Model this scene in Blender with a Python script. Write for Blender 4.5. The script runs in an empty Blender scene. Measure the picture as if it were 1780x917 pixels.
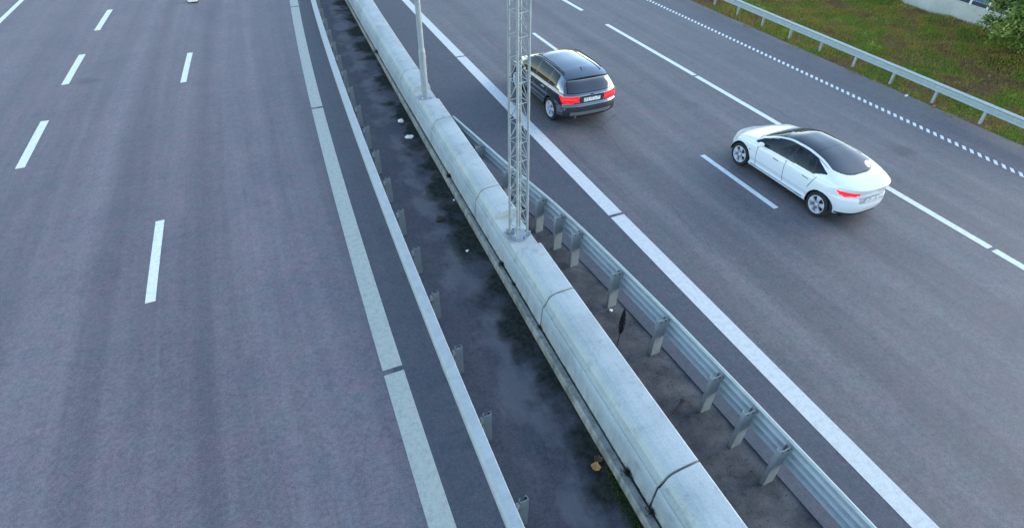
import bpy, bmesh, math, random
import numpy as np
from mathutils import Vector, Matrix
random.seed(7); rng = np.random.default_rng(11)
R = math.radians
C = bpy.context.scene.collection
scene = bpy.context.scene

# ------------------------------------------------------------------ camera
CAM_H = 8.398
PITCH, ROLL, YAW = R(39.613), R(.9245), R(24.911)
cy_, sy_, cp_, sp_ = math.cos(YAW), math.sin(YAW), math.cos(PITCH), math.sin(PITCH)
fw = Vector((sy_*cp_, cy_*cp_, -sp_)); rt = Vector((cy_, -sy_, 0)); up = rt.cross(fw)
rt2 = rt*math.cos(ROLL) + up*math.sin(ROLL); up2 = -rt*math.sin(ROLL) + up*math.cos(ROLL)
cam = bpy.data.cameras.new('camera'); cam_o = bpy.data.objects.new('camera', cam); C.objects.link(cam_o)
m3 = Matrix((rt2, up2, -fw)).transposed()
cam_o.matrix_world = Matrix.Translation((0, 0, CAM_H)) @ m3.to_4x4()
cam.sensor_width = 36; cam.lens = 36*999.78/1780; cam.clip_end = 3000; cam.clip_start = .1
scene.camera = cam_o

# ------------------------------------------------------------------ light
SUN_EL, SUN_AZ = R(17), R(97)          # azimuth from +Y towards +X
w = bpy.data.worlds.new('World'); scene.world = w; w.use_nodes = True
nt = w.node_tree; bg = nt.nodes['Background']
sky = nt.nodes.new('ShaderNodeTexSky'); sky.sky_type = 'NISHITA'; sky.sun_disc = False
sky.sun_elevation = SUN_EL; sky.sun_rotation = SUN_AZ
sky.air_density = 1.0; sky.dust_density = .35; sky.ozone_density = .9; sky.altitude = 50
nt.links.new(sky.outputs[0], bg.inputs[0]); bg.inputs[1].default_value = .15
sl = bpy.data.lights.new('sun', 'SUN'); sl.energy = .6; sl.angle = R(40); sl.color = (1, .98, .95)
so = bpy.data.objects.new('sun', sl); C.objects.link(so)
sd = Vector((math.sin(SUN_AZ)*math.cos(SUN_EL), math.cos(SUN_AZ)*math.cos(SUN_EL), math.sin(SUN_EL)))
so.rotation_euler = sd.to_track_quat('Z', 'Y').to_euler()
scene.view_settings.view_transform = 'Standard'; scene.view_settings.look = 'None'
scene.view_settings.gamma = 1; scene.view_settings.use_curve_mapping = False
scene.view_settings.exposure = 1.88

# ------------------------------------------------------------------ materials
def mat(name, col=(.5, .5, .5), rough=.6, metal=0, coat=0, emis=None, es=0, spec=.5):
    m = bpy.data.materials.new(name); m.use_nodes = True
    b = m.node_tree.nodes['Principled BSDF']
    b.inputs['Base Color'].default_value = (*col, 1); b.inputs['Roughness'].default_value = rough
    b.inputs['Metallic'].default_value = metal; b.inputs['Coat Weight'].default_value = coat
    b.inputs['Coat Roughness'].default_value = .04; b.inputs['Specular IOR Level'].default_value = spec
    if emis: b.inputs['Emission Color'].default_value = (*emis, 1); b.inputs['Emission Strength'].default_value = es
    return m
class N:
    """tiny node helper"""
    def __init__(s, m): s.t = m.node_tree; s.b = s.t.nodes['Principled BSDF']; s.co = s.t.nodes.new('ShaderNodeTexCoord')
    def new(s, typ, **k):
        n = s.t.nodes.new(typ)
        for a, v in k.items(): setattr(n, a, v)
        return n
    def link(s, a, b): s.t.links.new(a, b)
    def noise(s, vec=None, scale=(1, 1, 1), sc=1, det=4, rough=.55, loc=(0, 0, 0), uv=False):
        mp = s.new('ShaderNodeMapping'); mp.inputs['Scale'].default_value = scale; mp.inputs['Location'].default_value = loc
        s.link(s.co.outputs['UV' if uv else 'Object'] if vec is None else vec, mp.inputs[0])
        n = s.new('ShaderNodeTexNoise'); n.inputs['Scale'].default_value = sc; n.inputs['Detail'].default_value = det
        n.inputs['Roughness'].default_value = rough; s.link(mp.outputs[0], n.inputs['Vector']); return n.outputs[0]
    def ramp(s, fac, stops):
        r = s.new('ShaderNodeValToRGB'); e = r.color_ramp.elements
        while len(e) < len(stops): e.new(.5)
        for i, (p, c) in enumerate(stops):
            e[i].position = p; e[i].color = (*c, 1) if isinstance(c, tuple) else (c, c, c, 1)
        s.link(fac, r.inputs[0]); return r.outputs[0]
    def mix(s, a, b, fac, mode='MIX'):
        n = s.new('ShaderNodeMix', data_type='RGBA', blend_type=mode)
        for i, v in ((6, a), (7, b)):
            if isinstance(v, tuple): n.inputs[i].default_value = (*v, 1)
            else: s.link(v, n.inputs[i])
        if isinstance(fac, (int, float)): n.inputs[0].default_value = fac
        else: s.link(fac, n.inputs[0])
        return n.outputs[2]
    def math(s, op, a, b=None, clamp=False):
        n = s.new('ShaderNodeMath', operation=op, use_clamp=clamp)
        for i, v in enumerate((a, b)):
            if v is None: continue
            if isinstance(v, (int, float)): n.inputs[i].default_value = v
            else: s.link(v, n.inputs[i])
        return n.outputs[0]
    def sep(s, out):
        n = s.new('ShaderNodeSeparateXYZ'); s.link(out, n.inputs[0]); return n.outputs
    def col(s, o): s.link(o, s.b.inputs['Base Color'])
    def rough(s, o): s.link(o, s.b.inputs['Roughness'])
    def bump(s, h, st=.3, d=.01):
        n = s.new('ShaderNodeBump'); n.inputs['Strength'].default_value = st; n.inputs['Distance'].default_value = d
        s.link(h, n.inputs['Height']); s.link(n.outputs[0], s.b.inputs['Normal'])

def asphalt(name, c0, c1, streak=1., tracks=(), rough=.62, spots=(), cracks=0):
    m = mat(name, rough=rough, spec=.5); n = N(m)
    band = n.noise(uv=True, scale=(1.3, .035, 1), sc=1, det=5, rough=.6)          # wheel tracks and paver lanes along the road
    base = n.ramp(band, [(.34, c0), (.66, c1)])
    blot = n.noise(sc=.55, det=6, rough=.65)
    base = n.mix(base, n.ramp(blot, [(.3, (.80, .84, .92)), (.5, (1, 1, 1)), (.72, (1.12, 1.08, 1.06))]), .8*streak, 'MULTIPLY')
    hue = n.noise(sc=1.9, det=3, loc=(5, 3, 0))
    base = n.mix(base, n.ramp(hue, [(.35, (.92, 1.02, 1.03)), (.65, (1.08, .97, 1.04))]), .9, 'MULTIPLY')
    if tracks:
        u = n.sep(n.co.outputs['UV'])[0]
        tot = None
        for t, wd, st in tracks:
            d = n.math('ABSOLUTE', n.math('SUBTRACT', u, t))
            g = n.math('MULTIPLY', n.math('SUBTRACT', 1, n.math('DIVIDE', d, wd), True), st)
            tot = g if tot is None else n.math('ADD', tot, g)
        tot = n.math('MULTIPLY', tot, n.math('ADD', .6, n.math('MULTIPLY', n.noise(sc=.8, uv=True, scale=(2, .15, 1)), .8)), True)
        base = n.mix(base, (.45, .45, .5), tot, 'MULTIPLY')
    for (px, py, pr, st) in spots:
        vd = n.new('ShaderNodeVectorMath', operation='DISTANCE'); n.link(n.co.outputs['Object'], vd.inputs[0]); vd.inputs[1].default_value = (px, py, 0)
        dd = n.math('ADD', n.math('DIVIDE', vd.outputs['Value'], pr), n.math('MULTIPLY', n.math('SUBTRACT', n.noise(sc=2.2, det=4), .5), 1.6))
        base = n.mix(base, (.52, .52, .58), n.math('MULTIPLY', n.ramp(dd, [(.25, 1.), (1., 0.)]), st), 'MULTIPLY')
    if cracks:
        wv = n.new('ShaderNodeMix', data_type='VECTOR'); wv.inputs[0].default_value = .12
        nz = n.new('ShaderNodeTexNoise'); nz.inputs['Scale'].default_value = 1.4; nz.inputs['Detail'].default_value = 5; n.link(n.co.outputs['Object'], nz.inputs['Vector'])
        mpc = n.new('ShaderNodeMapping'); mpc.inputs['Scale'].default_value = (.30, .12, 1); n.link(n.co.outputs['Object'], mpc.inputs[0])
        n.link(mpc.outputs[0], wv.inputs[4]); n.link(nz.outputs[1], wv.inputs[5])
        vo = n.new('ShaderNodeTexVoronoi', feature='DISTANCE_TO_EDGE'); vo.inputs['Scale'].default_value = 1.0; n.link(wv.outputs[1], vo.inputs['Vector'])
        ck = n.math('MULTIPLY', n.ramp(vo.outputs['Distance'], [(.0, 1.), (.0045, 0.)]), n.ramp(n.noise(sc=.3, det=3, loc=(9, 9, 0)), [(.5, 0.), (.6, 1.)]))
        base = n.mix(base, (.5, .5, .52), n.math('MULTIPLY', ck, cracks), 'MULTIPLY')
    ag = n.noise(sc=60, det=3, rough=.8)
    base = n.mix(base, n.ramp(ag, [(.33, .45), (.5, 1.), (.68, 1.6)]), .85, 'MULTIPLY')
    md = n.noise(sc=4.5, det=5, rough=.7, loc=(8, 1, 0))
    base = n.mix(base, n.ramp(md, [(.36, (.80, .82, .86)), (.5, (1, 1, 1)), (.66, (1.16, 1.12, 1.12))]), .7, 'MULTIPLY')
    ag2 = n.noise(sc=14, det=4, rough=.75, loc=(2, 9, 0))
    base = n.mix(base, n.ramp(ag2, [(.36, .72), (.5, 1.), (.66, 1.28)]), .75, 'MULTIPLY')
    n.col(base); n.rough(n.ramp(band, [(.3, rough-.05), (.7, rough+.1)])); n.bump(ag, .5, .006)
    return m, n, base

M = {}
LA0, LA1 = (.106, .093, .099), (.180, .156, .162)
M['road_l'], _, _ = asphalt('road_asphalt', LA0, LA1, tracks=((6.3, .55, .28), (8.1, .5, .22), (10.2, .55, .25), (12.1, .55, .30), (14.3, .5, .2)), spots=((-5.6, 24.8, .5, .6), (-4.4, 12.5, .8, .25)), cracks=.35)
M['road_r'], _, _ = asphalt('road_asphalt_worn', (.086, .082, .082), (.160, .147, .144), tracks=((2.0, .75, .32), (5.6, .6, .28), (9.3, .7, .25), (12.3, .7, .3)), spots=((17.45, 9.4, .55, .8), (13.6, 14.6, .5, .3), (9.2, 12., .7, .3)), cracks=.8)
M['shoulder'], _, _ = asphalt('shoulder_asphalt', (.054, .062, .075), (.076, .084, .098), .8, rough=.7)

def median_mat():
    m, n, base = asphalt('median_asphalt', (.050, .050, .058), (.074, .071, .080), .9, rough=.8)
    u, v, _ = n.sep(n.co.outputs['UV'])            # u = metres from the barrier's plinth, v = metres along
    # wind-blown pale sand in scallops
    sn = n.noise(sc=1.15, det=8, rough=.62, scale=(1.1, .8, 1), loc=(3.3, 1, 0))
    side = n.math('MULTIPLY', n.math('SUBTRACT', 1, n.math('ABSOLUTE', n.math('DIVIDE', n.math('SUBTRACT', u, .75), .75)), True), 1)
    sand = n.ramp(n.math('ADD', n.math('MULTIPLY', sn, .8), n.math('MULTIPLY', side, .20)), [(.50, 0.), (.62, 1.)])
    base = n.mix(base, (.16, .155, .16), n.math('MULTIPLY', sand, .5))
    # damp dark dirt along the plinth
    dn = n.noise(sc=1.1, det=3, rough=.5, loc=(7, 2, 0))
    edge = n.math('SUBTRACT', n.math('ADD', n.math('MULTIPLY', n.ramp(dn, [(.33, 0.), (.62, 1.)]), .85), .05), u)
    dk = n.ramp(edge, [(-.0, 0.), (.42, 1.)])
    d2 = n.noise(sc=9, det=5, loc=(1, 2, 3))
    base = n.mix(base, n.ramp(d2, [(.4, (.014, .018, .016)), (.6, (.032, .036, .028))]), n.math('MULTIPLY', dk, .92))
    n.col(base); n.rough(n.math('ADD', .84, n.math('MULTIPLY', dk, .14)))
    sp = n.math('SUBTRACT', .3, n.math('MULTIPLY', dk, .24)); n.link(sp, n.b.inputs['Specular IOR Level']); return m
M['median'] = median_mat()

def strip_mat():
    m = mat('gravel_dirt', rough=.95, spec=.2); n = N(m)
    a = n.noise(sc=1.6, det=7, rough=.65); b = n.noise(sc=70, det=3, rough=.7)
    base = n.ramp(a, [(.3, (.036, .040, .046)), (.48, (.080, .080, .085)), (.68, (.135, .131, .134))])
    base = n.mix(base, n.ramp(b, [(.3, .6), (.7, 1.35)]), .8, 'MULTIPLY')
    n.col(base); n.bump(b, .6, .02); return m
M['strip'] = strip_mat()

def paint_mat(name, col, wear=.5):
    m = mat(name, rough=.6); n = N(m)
    a = n.noise(sc=9, det=6, rough=.75); b = n.noise(sc=45, det=3, rough=.7)
    base = n.mix(col, tuple(c*.55 for c in col), n.math('MULTIPLY', n.ramp(a, [(.46, 0.), (.70, 1.)]), wear))
    base = n.mix(base, n.ramp(b, [(.3, .75), (.6, 1.08)]), wear, 'MULTIPLY')
    n.col(base); n.bump(b, .3, .004); return m
M['line_worn'] = paint_mat('worn_line_paint', (.43, .46, .40), .65)
M['line_edge'] = paint_mat('edge_line_paint', (.62, .63, .60), .5)
M['line'] = paint_mat('white_line_paint', (.74, .77, .76), .6)

def concrete_mat(name, c0, c1, stain=1.):
    m = mat(name, rough=.85); n = N(m)
    a = n.noise(sc=1.1, det=6, rough=.6); b = n.noise(sc=30, det=5, rough=.7)
    base = n.ramp(a, [(.3, c0), (.62, c1)])
    base = n.mix(base, n.ramp(b, [(.3, .80), (.6, 1.06)]), .7, 'MULTIPLY')
    d = n.noise(sc=3.5, det=7, rough=.75, loc=(4, 4, 1))
    base = n.mix(base, n.ramp(d, [(.34, (.58, .60, .58)), (.46, (1, 1, 1))]), .6*stain, 'MULTIPLY')
    # run marks on the vertical faces
    z = n.sep(n.co.outputs['Object'])[2]
    r = n.noise(sc=1, det=4, scale=(7, 7, .5))
    low = n.math('SUBTRACT', 1, n.math('MULTIPLY', z, 1.6), True)
    base = n.mix(base, (.40, .42, .38), n.math('MULTIPLY', n.math('MULTIPLY', n.ramp(r, [(.42, 0.), (.66, 1.)]), low), .75*stain), 'MULTIPLY')
    n.col(base); n.bump(b, .35, .006); return m
M['concrete'] = concrete_mat('barrier_concrete', (.33, .37, .365), (.43, .47, .46), .9)
M['band'] = concrete_mat('darker_concrete_band', (.25, .29, .28), (.34, .38, .365), 1.)  # slightly darker, greener concrete for the groove band faces
M['plinth'] = concrete_mat('plinth_concrete', (.20, .21, .19), (.31, .32, .29), 1.3)
M['wall'] = concrete_mat('wall_concrete', (.42, .43, .40), (.52, .52, .47), .4)

def steel_mat(name, col, rough=.45, metal=.75):
    m = mat(name, rough=rough, metal=metal); n = N(m)
    a = n.noise(sc=6, det=6, rough=.7); b = n.noise(sc=55, det=3)
    base = n.mix(n.ramp(a, [(.3, tuple(c*.78 for c in col)), (.65, col)]), n.ramp(b, [(.3, .88), (.7, 1.05)]), .6, 'MULTIPLY')
    n.col(base); n.rough(n.ramp(a, [(.3, rough-.08), (.7, rough+.15)])); return m
M['steel'] = steel_mat('galvanised_steel', (.56, .60, .61), .48, .55)
M['rail'] = steel_mat('galvanised_rail', (.38, .43, .44), .55, .15)
M['outer_rail'] = steel_mat('outer_rail_steel', (.44, .51, .49), .55, .1)
M['post'] = steel_mat('galvanised_post', (.30, .33, .34), .6, .4)
M['post_dark'] = steel_mat('weathered_post', (.18, .215, .23), .6, .4)
M['mast'] = steel_mat('mast_steel', (.33, .38, .40), .6, .25)
M['dark'] = mat('black_gap', (.012, .014, .016), .9)
M['bolt'] = mat('bolt_steel', (.10, .10, .11), .5, .8)

M['white_paint'] = mat('white_car_paint', (.74, .77, .78), .28, 0, 1)
def dark_paint():
    m = mat('dark_metallic_paint', (.050, .060, .078), .16, .9, 1); m.node_tree.nodes['Principled BSDF'].inputs['Coat IOR'].default_value = 2.3; return m
M['black_paint'] = dark_paint()
M['cladding'] = mat('black_cladding', (.020, .020, .022), .6)
M['skid'] = mat('silver_trim', (.20, .20, .205), .45, .4)
M['trim'] = mat('gloss_black_trim', (.010, .011, .012), .2)
M['chrome'] = mat('chrome', (.6, .6, .62), .15, 1)
M['seam'] = mat('panel_gap', (.13, .14, .145), .8)
M['tyre'] = mat('tyre_rubber', (.018, .018, .020), .85)
M['rim'] = mat('alloy_rim', (.74, .75, .78), .35, .35)
M['rim_dark'] = mat('brake_disc', (.10, .10, .11), .5, .8)
M['recess_shade'] = mat('recess_shade_grey', (.38, .39, .40), .5)  # flat grey painted in for the shade around the sedan's plate
M['under'] = mat('underbody', (.012, .012, .013), .9)
M['seat'] = mat('seat_fabric', (.016, .018, .018), .8)
M['plate'] = mat('plate_white', (.80, .80, .78), .4)
_n = N(M['plate']); _z = _n.noise(sc=26, det=2, scale=(.2, .8, .6)); _n.col(_n.ramp(_z, [(.44, (.42, .43, .44)), (.54, (.80, .80, .78))]))
M['plate_grey'] = mat('plate_print', (.30, .30, .31), .5)
M['lamp_core'] = mat('lamp_core', (.6, .02, .01), .3, 0, .3, (1, .012, .012), 1.3)
M['lamp_red'] = mat('brake_lamp', (.55, .002, .004), .35, 0, .15, (1, .002, .006), .8)
M['lamp_red_dim'] = mat('tail_lamp', (.55, .006, .01), .35, 0, .15, (1, .01, .02), .5)
M['lamp_dark'] = mat('lamp_inner', (.35, .04, .04), .35, 0, .2)
M['lamp_clear'] = mat('headlamp_lens', (.75, .78, .8), .1, 0, 1)
def glass(name, tint, dens, rough=.02, ior=1.6):
    m = bpy.data.materials.new(name); m.use_nodes = True; t = m.node_tree; t.nodes.clear()
    o = t.nodes.new('ShaderNodeOutputMaterial'); mx = t.nodes.new('ShaderNodeMixShader'); fr = t.nodes.new('ShaderNodeFresnel'); fr.inputs[0].default_value = ior
    gl = t.nodes.new('ShaderNodeBsdfGlossy'); gl.inputs['Roughness'].default_value = rough
    tr = t.nodes.new('ShaderNodeBsdfTransparent'); tr.inputs[0].default_value = (*[c*dens for c in tint], 1)
    t.links.new(fr.outputs[0], mx.inputs[0]); t.links.new(tr.outputs[0], mx.inputs[1]); t.links.new(gl.outputs[0], mx.inputs[2]); t.links.new(mx.outputs[0], o.inputs[0])
    return m
M['glass'] = glass('tinted_glass', (.78, 1, .98), .95, ior=1.5)
M['glass_dark'] = glass('privacy_glass', (.7, .85, 1), .05, ior=1.45)
M['glass_roof'] = glass('roof_glass', (.6, .8, 1), .05, ior=2.3)
M['glass_wall'] = glass('wall_glass', (.7, .9, 1), .55)

# ------------------------------------------------------------------ mesh helpers
class MB:
    def __init__(s): s.v = []; s.f = []; s.mi = []
    def quad(s, pts, mi=0):
        i = len(s.v); s.v += [tuple(p) for p in pts]; s.f.append(tuple(range(i, i+len(pts)))); s.mi.append(mi); return s
    def box(s, c, d, rz=0, mi=0, rx=0, ry=0):
        i = len(s.v); mm = Matrix.Rotation(rz, 3, 'Z') @ Matrix.Rotation(ry, 3, 'Y') @ Matrix.Rotation(rx, 3, 'X'); c = Vector(c)
        for x in (-.5, .5):
            for y in (-.5, .5):
                for z in (-.5, .5): s.v.append(tuple(c + mm @ Vector((x*d[0], y*d[1], z*d[2]))))
        for f in ((0, 1, 3, 2), (4, 6, 7, 5), (0, 4, 5, 1), (2, 3, 7, 6), (0, 2, 6, 4), (1, 5, 7, 3)):
            s.f.append(tuple(i+k for k in f)); s.mi.append(mi)
        return s
    def tube(s, p0, p1, r0, r1=None, n=8, mi=0, cap=True):
        r1 = r0 if r1 is None else r1; p0 = Vector(p0); p1 = Vector(p1); d = (p1-p0).normalized()
        a = d.orthogonal().normalized(); b = d.cross(a); i = len(s.v)
        for p, r in ((p0, r0), (p1, r1)):
            for k in range(n):
                t = 2*math.pi*k/n; s.v.append(tuple(p + a*r*math.cos(t) + b*r*math.sin(t)))
        for k in range(n):
            s.f.append((i+k, i+(k+1) % n, i+n+(k+1) % n, i+n+k)); s.mi.append(mi)
        if cap:
            s.f.append(tuple(range(i+n-1, i-1, -1))); s.f.append(tuple(range(i+n, i+2*n))); s.mi += [mi, mi]
        return s
    def grid(s, rows, mi=0, closed=False):
        i = len(s.v); n = len(rows[0])
        for r in rows: s.v += [tuple(p) for p in r]
        for a in range(len(rows)-1):
            for b in range(n if closed else n-1):
                s.f.append((i+a*n+b, i+a*n+(b+1) % n, i+(a+1)*n+(b+1) % n, i+(a+1)*n+b)); s.mi.append(mi)
        return s
    def lathe(s, prof, c, axis='Y', n=28, mi=0):
        rows = []
        for (r, h) in prof:
            row = []
            for k in range(n):
                t = 2*math.pi*k/n
                if axis == 'Y': row.append((c[0]+r*math.cos(t), c[1]+h, c[2]+r*math.sin(t)))
                else: row.append((c[0]+r*math.cos(t), c[1]+r*math.sin(t), c[2]+h))
            rows.append(row)
        return s.grid(rows, mi, True)
    def torus(s, c, Rr, r, n=28, m=8, tilt=0):
        rows = []
        mm = Matrix.Rotation(tilt, 3, 'X')
        for k in range(n+1):
            t = 2*math.pi*k/n
            rows.append([Vector(c)+mm @ Vector(((Rr+r*math.cos(q))*math.cos(t), (Rr+r*math.cos(q))*math.sin(t), r*math.sin(q))) for q in [2*math.pi*j/m for j in range(m)]])
        return s.grid(rows, 0, True)
    def build(s, name, mats, parent=None, smooth=False, bevel=0, recalc=True):
        me = bpy.data.meshes.new(name); me.from_pydata(s.v, [], s.f)
        if not isinstance(mats, (list, tuple)): mats = [mats]
        for m in mats: me.materials.append(m)
        if any(s.mi): me.polygons.foreach_set('material_index', s.mi)
        if recalc or bevel:
            bm = bmesh.new(); bm.from_mesh(me); bmesh.ops.remove_doubles(bm, verts=bm.verts, dist=1e-5); bmesh.ops.recalc_face_normals(bm, faces=bm.faces)
            bm.to_mesh(me); bm.free()
        if smooth: me.polygons.foreach_set('use_smooth', [True]*len(me.polygons))
        o = bpy.data.objects.new(name, me); C.objects.link(o)
        if bevel:
            b = o.modifiers.new('bevel', 'BEVEL'); b.width = bevel; b.segments = 2; b.limit_method = 'ANGLE'
        if smooth == 'auto' or (smooth and smooth != 'full'):
            e = o.modifiers.new('split', 'EDGE_SPLIT'); e.split_angle = R(38)
        if parent: o.parent = parent
        return o
def tag(o, label=None, cat=None, group=None, kind=None):
    if label: o['label'] = label
    if cat: o['category'] = cat
    if group: o['group'] = group
    if kind: o['kind'] = kind
    return o
def empty(name, loc=(0, 0, 0), rz=0):
    o = bpy.data.objects.new(name, None); o.location = loc; o.rotation_euler = (0, 0, rz); o.empty_display_size = .3; C.objects.link(o); return o

# ------------------------------------------------------------------ road alignment (x as a function of y)
def path(a, b, c, lo=1., hi=36.):
    def f(y):
        y = np.asarray(y, float); yc = np.clip(y, lo, hi)
        return a + b*yc + c*yc*yc + (y-yc)*(b+2*c*yc)
    return f
Lel = path(.504, .0294, .00103); Ler = path(.900, .0259, .00114)          # left carriageway: solid edge line
Bl = path(-3.405, -.0024, .00189); Al = path(-7.148, -.001, .00146)
Ls = path(-10.9, -.02, .0015)
Rel = path(7.183, .0138, .00019); Rer = path(7.56, .0175, .00004)
Cl = path(11.50, .006, .00022); Dl = path(14.951, .0304, -.00039, 1, 30)
El = path(19.30, .0135, -.00012); Pv = path(21.03, .028, -.0002)
Bb = path(3.612, .0388, .00036); Bt = path(4.333, .0300, .0007)           # barrier: left foot and right top edge
Pl = lambda y: Bb(y) - np.clip(.195 - .005*np.asarray(y, float), .08, .21)  # plinth
LRn = path(1.437, .0321, .00097); LRo = path(1.62, .0420, .00064)
YS = np.concatenate([np.arange(-30, 40, .5), np.arange(40, 121, 4)])

def sheet(name, fl, fr, z, m, nu=2, zfun=None, ys=YS):
    """flat sheet between two alignments; UV in metres (u across from left edge, v along)"""
    rows = []; uvs = []
    for y in ys:
        a, b = float(fl(y)), float(fr(y))
        rows.append([(a+(b-a)*k/(nu-1), y, z if zfun is None else zfun(a+(b-a)*k/(nu-1), y)) for k in range(nu)])
        uvs.append([((b-a)*k/(nu-1), y) for k in range(nu)])
    mb = MB().grid(rows); me = bpy.data.meshes.new(name); me.from_pydata(mb.v, [], [f[::-1] for f in mb.f]); me.materials.append(m)
    uv = me.uv_layers.new(name='UVMap'); flat = [q for r in uvs for q in r]
    for l in me.loops: uv.data[l.index].uv = flat[l.vertex_index]
    o = bpy.data.objects.new(name, me); C.objects.link(o); tag(o, kind='structure'); return o

LM = lambda y: (Lel(y)+Ler(y))/2
RM = lambda y: (Rel(y)+Rer(y))/2
sheet('road', lambda y: Ls(y)-3.2, LM, 0, M['road_l'])
sheet('shoulder', LM, lambda y: LRo(y)-.06, 0, M['shoulder'])
# the median: uv u measured from the plinth
def med():
    rows = []; uvs = []
    for y in YS:
        a, b = float(LRo(y)-.06), float(Pl(y))+.02
        rows.append([(a+(b-a)*k/4, y, 0) for k in range(5)]); uvs.append([((b-a)*(1-k/4), y) for k in range(5)])
    mb = MB().grid(rows); me = bpy.data.meshes.new('median'); me.from_pydata(mb.v, [], [f[::-1] for f in mb.f]); me.materials.append(M['median'])
    uv = me.uv_layers.new(name='UVMap'); flat = [q for r in uvs for q in r]
    for l in me.loops: uv.data[l.index].uv = flat[l.vertex_index]
    o = bpy.data.objects.new('median', me); C.objects.link(o); tag(o, kind='structure')
med()
# right median rail alignment
RR = lambda y: np.interp(y, [-30, 1.4, 3.5, 5.6, 7.2, 8.6, 9.9, 11.9, 14.6, 15.2], [5.90, 5.90, 5.88, 5.835, 5.765, 5.69, 5.58, 5.32, 5.02, 4.96])
Br = lambda y: Bt(y) + .14
edge_in = lambda y: np.where(np.asarray(y) < 15.2, np.maximum(RR(y) + .10, Br(y)-.02), Br(y)-.02)
sheet('shoulder', edge_in, RM, 0, M['shoulder'])
sheet('road', RM, Pv, 0, M['road_r'])
ysr = np.arange(-30, 15.3, .4)
def zstrip(x, y): return -.022 + .010*math.sin(x*3.1+y*1.7)*math.sin(y*2.3)
sheet('median_ditch', lambda y: Br(y)-.06, lambda y: edge_in(y)+.02, -.022, M['strip'], 8, zstrip, ysr)
mb = MB(); rows = [[(float(edge_in(y)), y, 0) for y in ysr], [(float(edge_in(y))-.03, y, -.2) for y in ysr]]
tag(MB().grid(rows).build('kerb', M['shoulder']), kind='structure')

# markings
def strip_line(mb, f, w0, y0, y1, z=.004, fr=None, step=.5):
    n = max(2, int((y1-y0)/step)+1); ys = np.linspace(y0, y1, n)
    if fr is None: rows = [[(float(f(y))-w0/2, y, z), (float(f(y))+w0/2, y, z)] for y in ys]
    else: rows = [[(float(f(y)), y, z), (float(fr(y)), y, z)] for y in ys]
    mb.grid([r[::-1] for r in rows])
mb = MB()
for k in range(-3, 9):
    y0 = 7.25 + 12.08*(k-1)
    strip_line(mb, Lel, 0, y0+.06, y0+12.08-.06, fr=Ler)
tag(mb.build('edge_line_marking', M['line_worn']), kind='structure')
mb = MB()
for k in range(-3, 9):
    y0 = 9.93 + 12.05*(k-1)
    strip_line(mb, Rel, 0, y0+.05, y0+12.05-.05, fr=Rer)
tag(mb.build('edge_line_marking', M['line_edge']), kind='structure')
mb = MB()
for k in range(-2, 8): strip_line(mb, Bl, .20, 11.07+12.3*k, 11.07+12.3*k+3.15)
for k in range(-6, 14): strip_line(mb, Al, .235, 18.53+6.22*k, 18.53+6.22*k+3.15)
strip_line(mb, Ls, .22, -30, 100)
for k in range(-2, 8): strip_line(mb, Cl, .165, 8.53+11.9*k, 8.53+11.9*k+3.05)
for y0, y1 in [(-30, 5.07), (5.17, 16.63), (16.73, 23.3), (25.6, 28.6), (31.6, 34.6), (37.6, 40.6)]: strip_line(mb, Dl, .205, y0, y1)
tag(mb.build('lane_marking', M['line']), kind='structure')
mb = MB()
yy = -20.; RSP = .2455
while yy < 60:
    x = float(El(yy)); mb.quad([(x-.11, yy-.11, .004), (x+.11, yy+.07, .004), (x+.11, yy+.19, .004), (x-.11, yy+.01, .004)]); yy += RSP
tag(mb.build('rumble_line_marking', M['line']), kind='structure')

# ------------------------------------------------------------------ verge, ground
def verge_mat():
    m = mat('grass_soil', rough=1, spec=.1); n = N(m)
    a = n.noise(sc=.55, det=6, rough=.65, loc=(2, 0, 0)); b = n.noise(sc=8, det=6, rough=.75)
    base = n.ramp(a, [(.40, (.16, .095, .048)), (.47, (.15, .11, .030)), (.58, (.08, .115, .018)), (.70, (.19, .18, .034))])
    base = n.mix(base, n.ramp(b, [(.3, .55), (.5, 1.), (.72, 1.7)]), .9, 'MULTIPLY')
    n.col(base); n.bump(b, .8, .06); return m
M['verge'] = verge_mat()
WALLX = lambda y: np.interp(y, [-30, 14, 16, 17.8, 19.2, 20.9, 60], [34.2, 30.85, 31.3, 31.5, 31.65, 31.9, 37])
def zverge(x, y):
    t = min(1, max(0, (x-float(Pv(y)))/1.2))
    return -.01 + t*(.05 + .05*math.sin(x*1.3+y*.7) + .04*math.sin(x*2.9-y*1.9) + .03*math.sin(y*3.3+x))
ysv = np.arange(-30, 60, .4)
sheet('verge', Pv, lambda y: WALLX(y)+.1, 0, M['verge'], 28, zverge, ysv)
sheet('verge', lambda y: Ls(y)-40, lambda y: Ls(y)-3.2, 0, M['verge'], 6, lambda x, y: -.01 if x > float(Ls(y))-3.3 else -.1, YS)
MB().quad([(-900, -900, -.45), (900, -900, -.45), (900, 900, -.45), (-900, 900, -.45)]).build('ground', M['verge']); bpy.data.objects['ground']['kind'] = 'structure'

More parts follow.
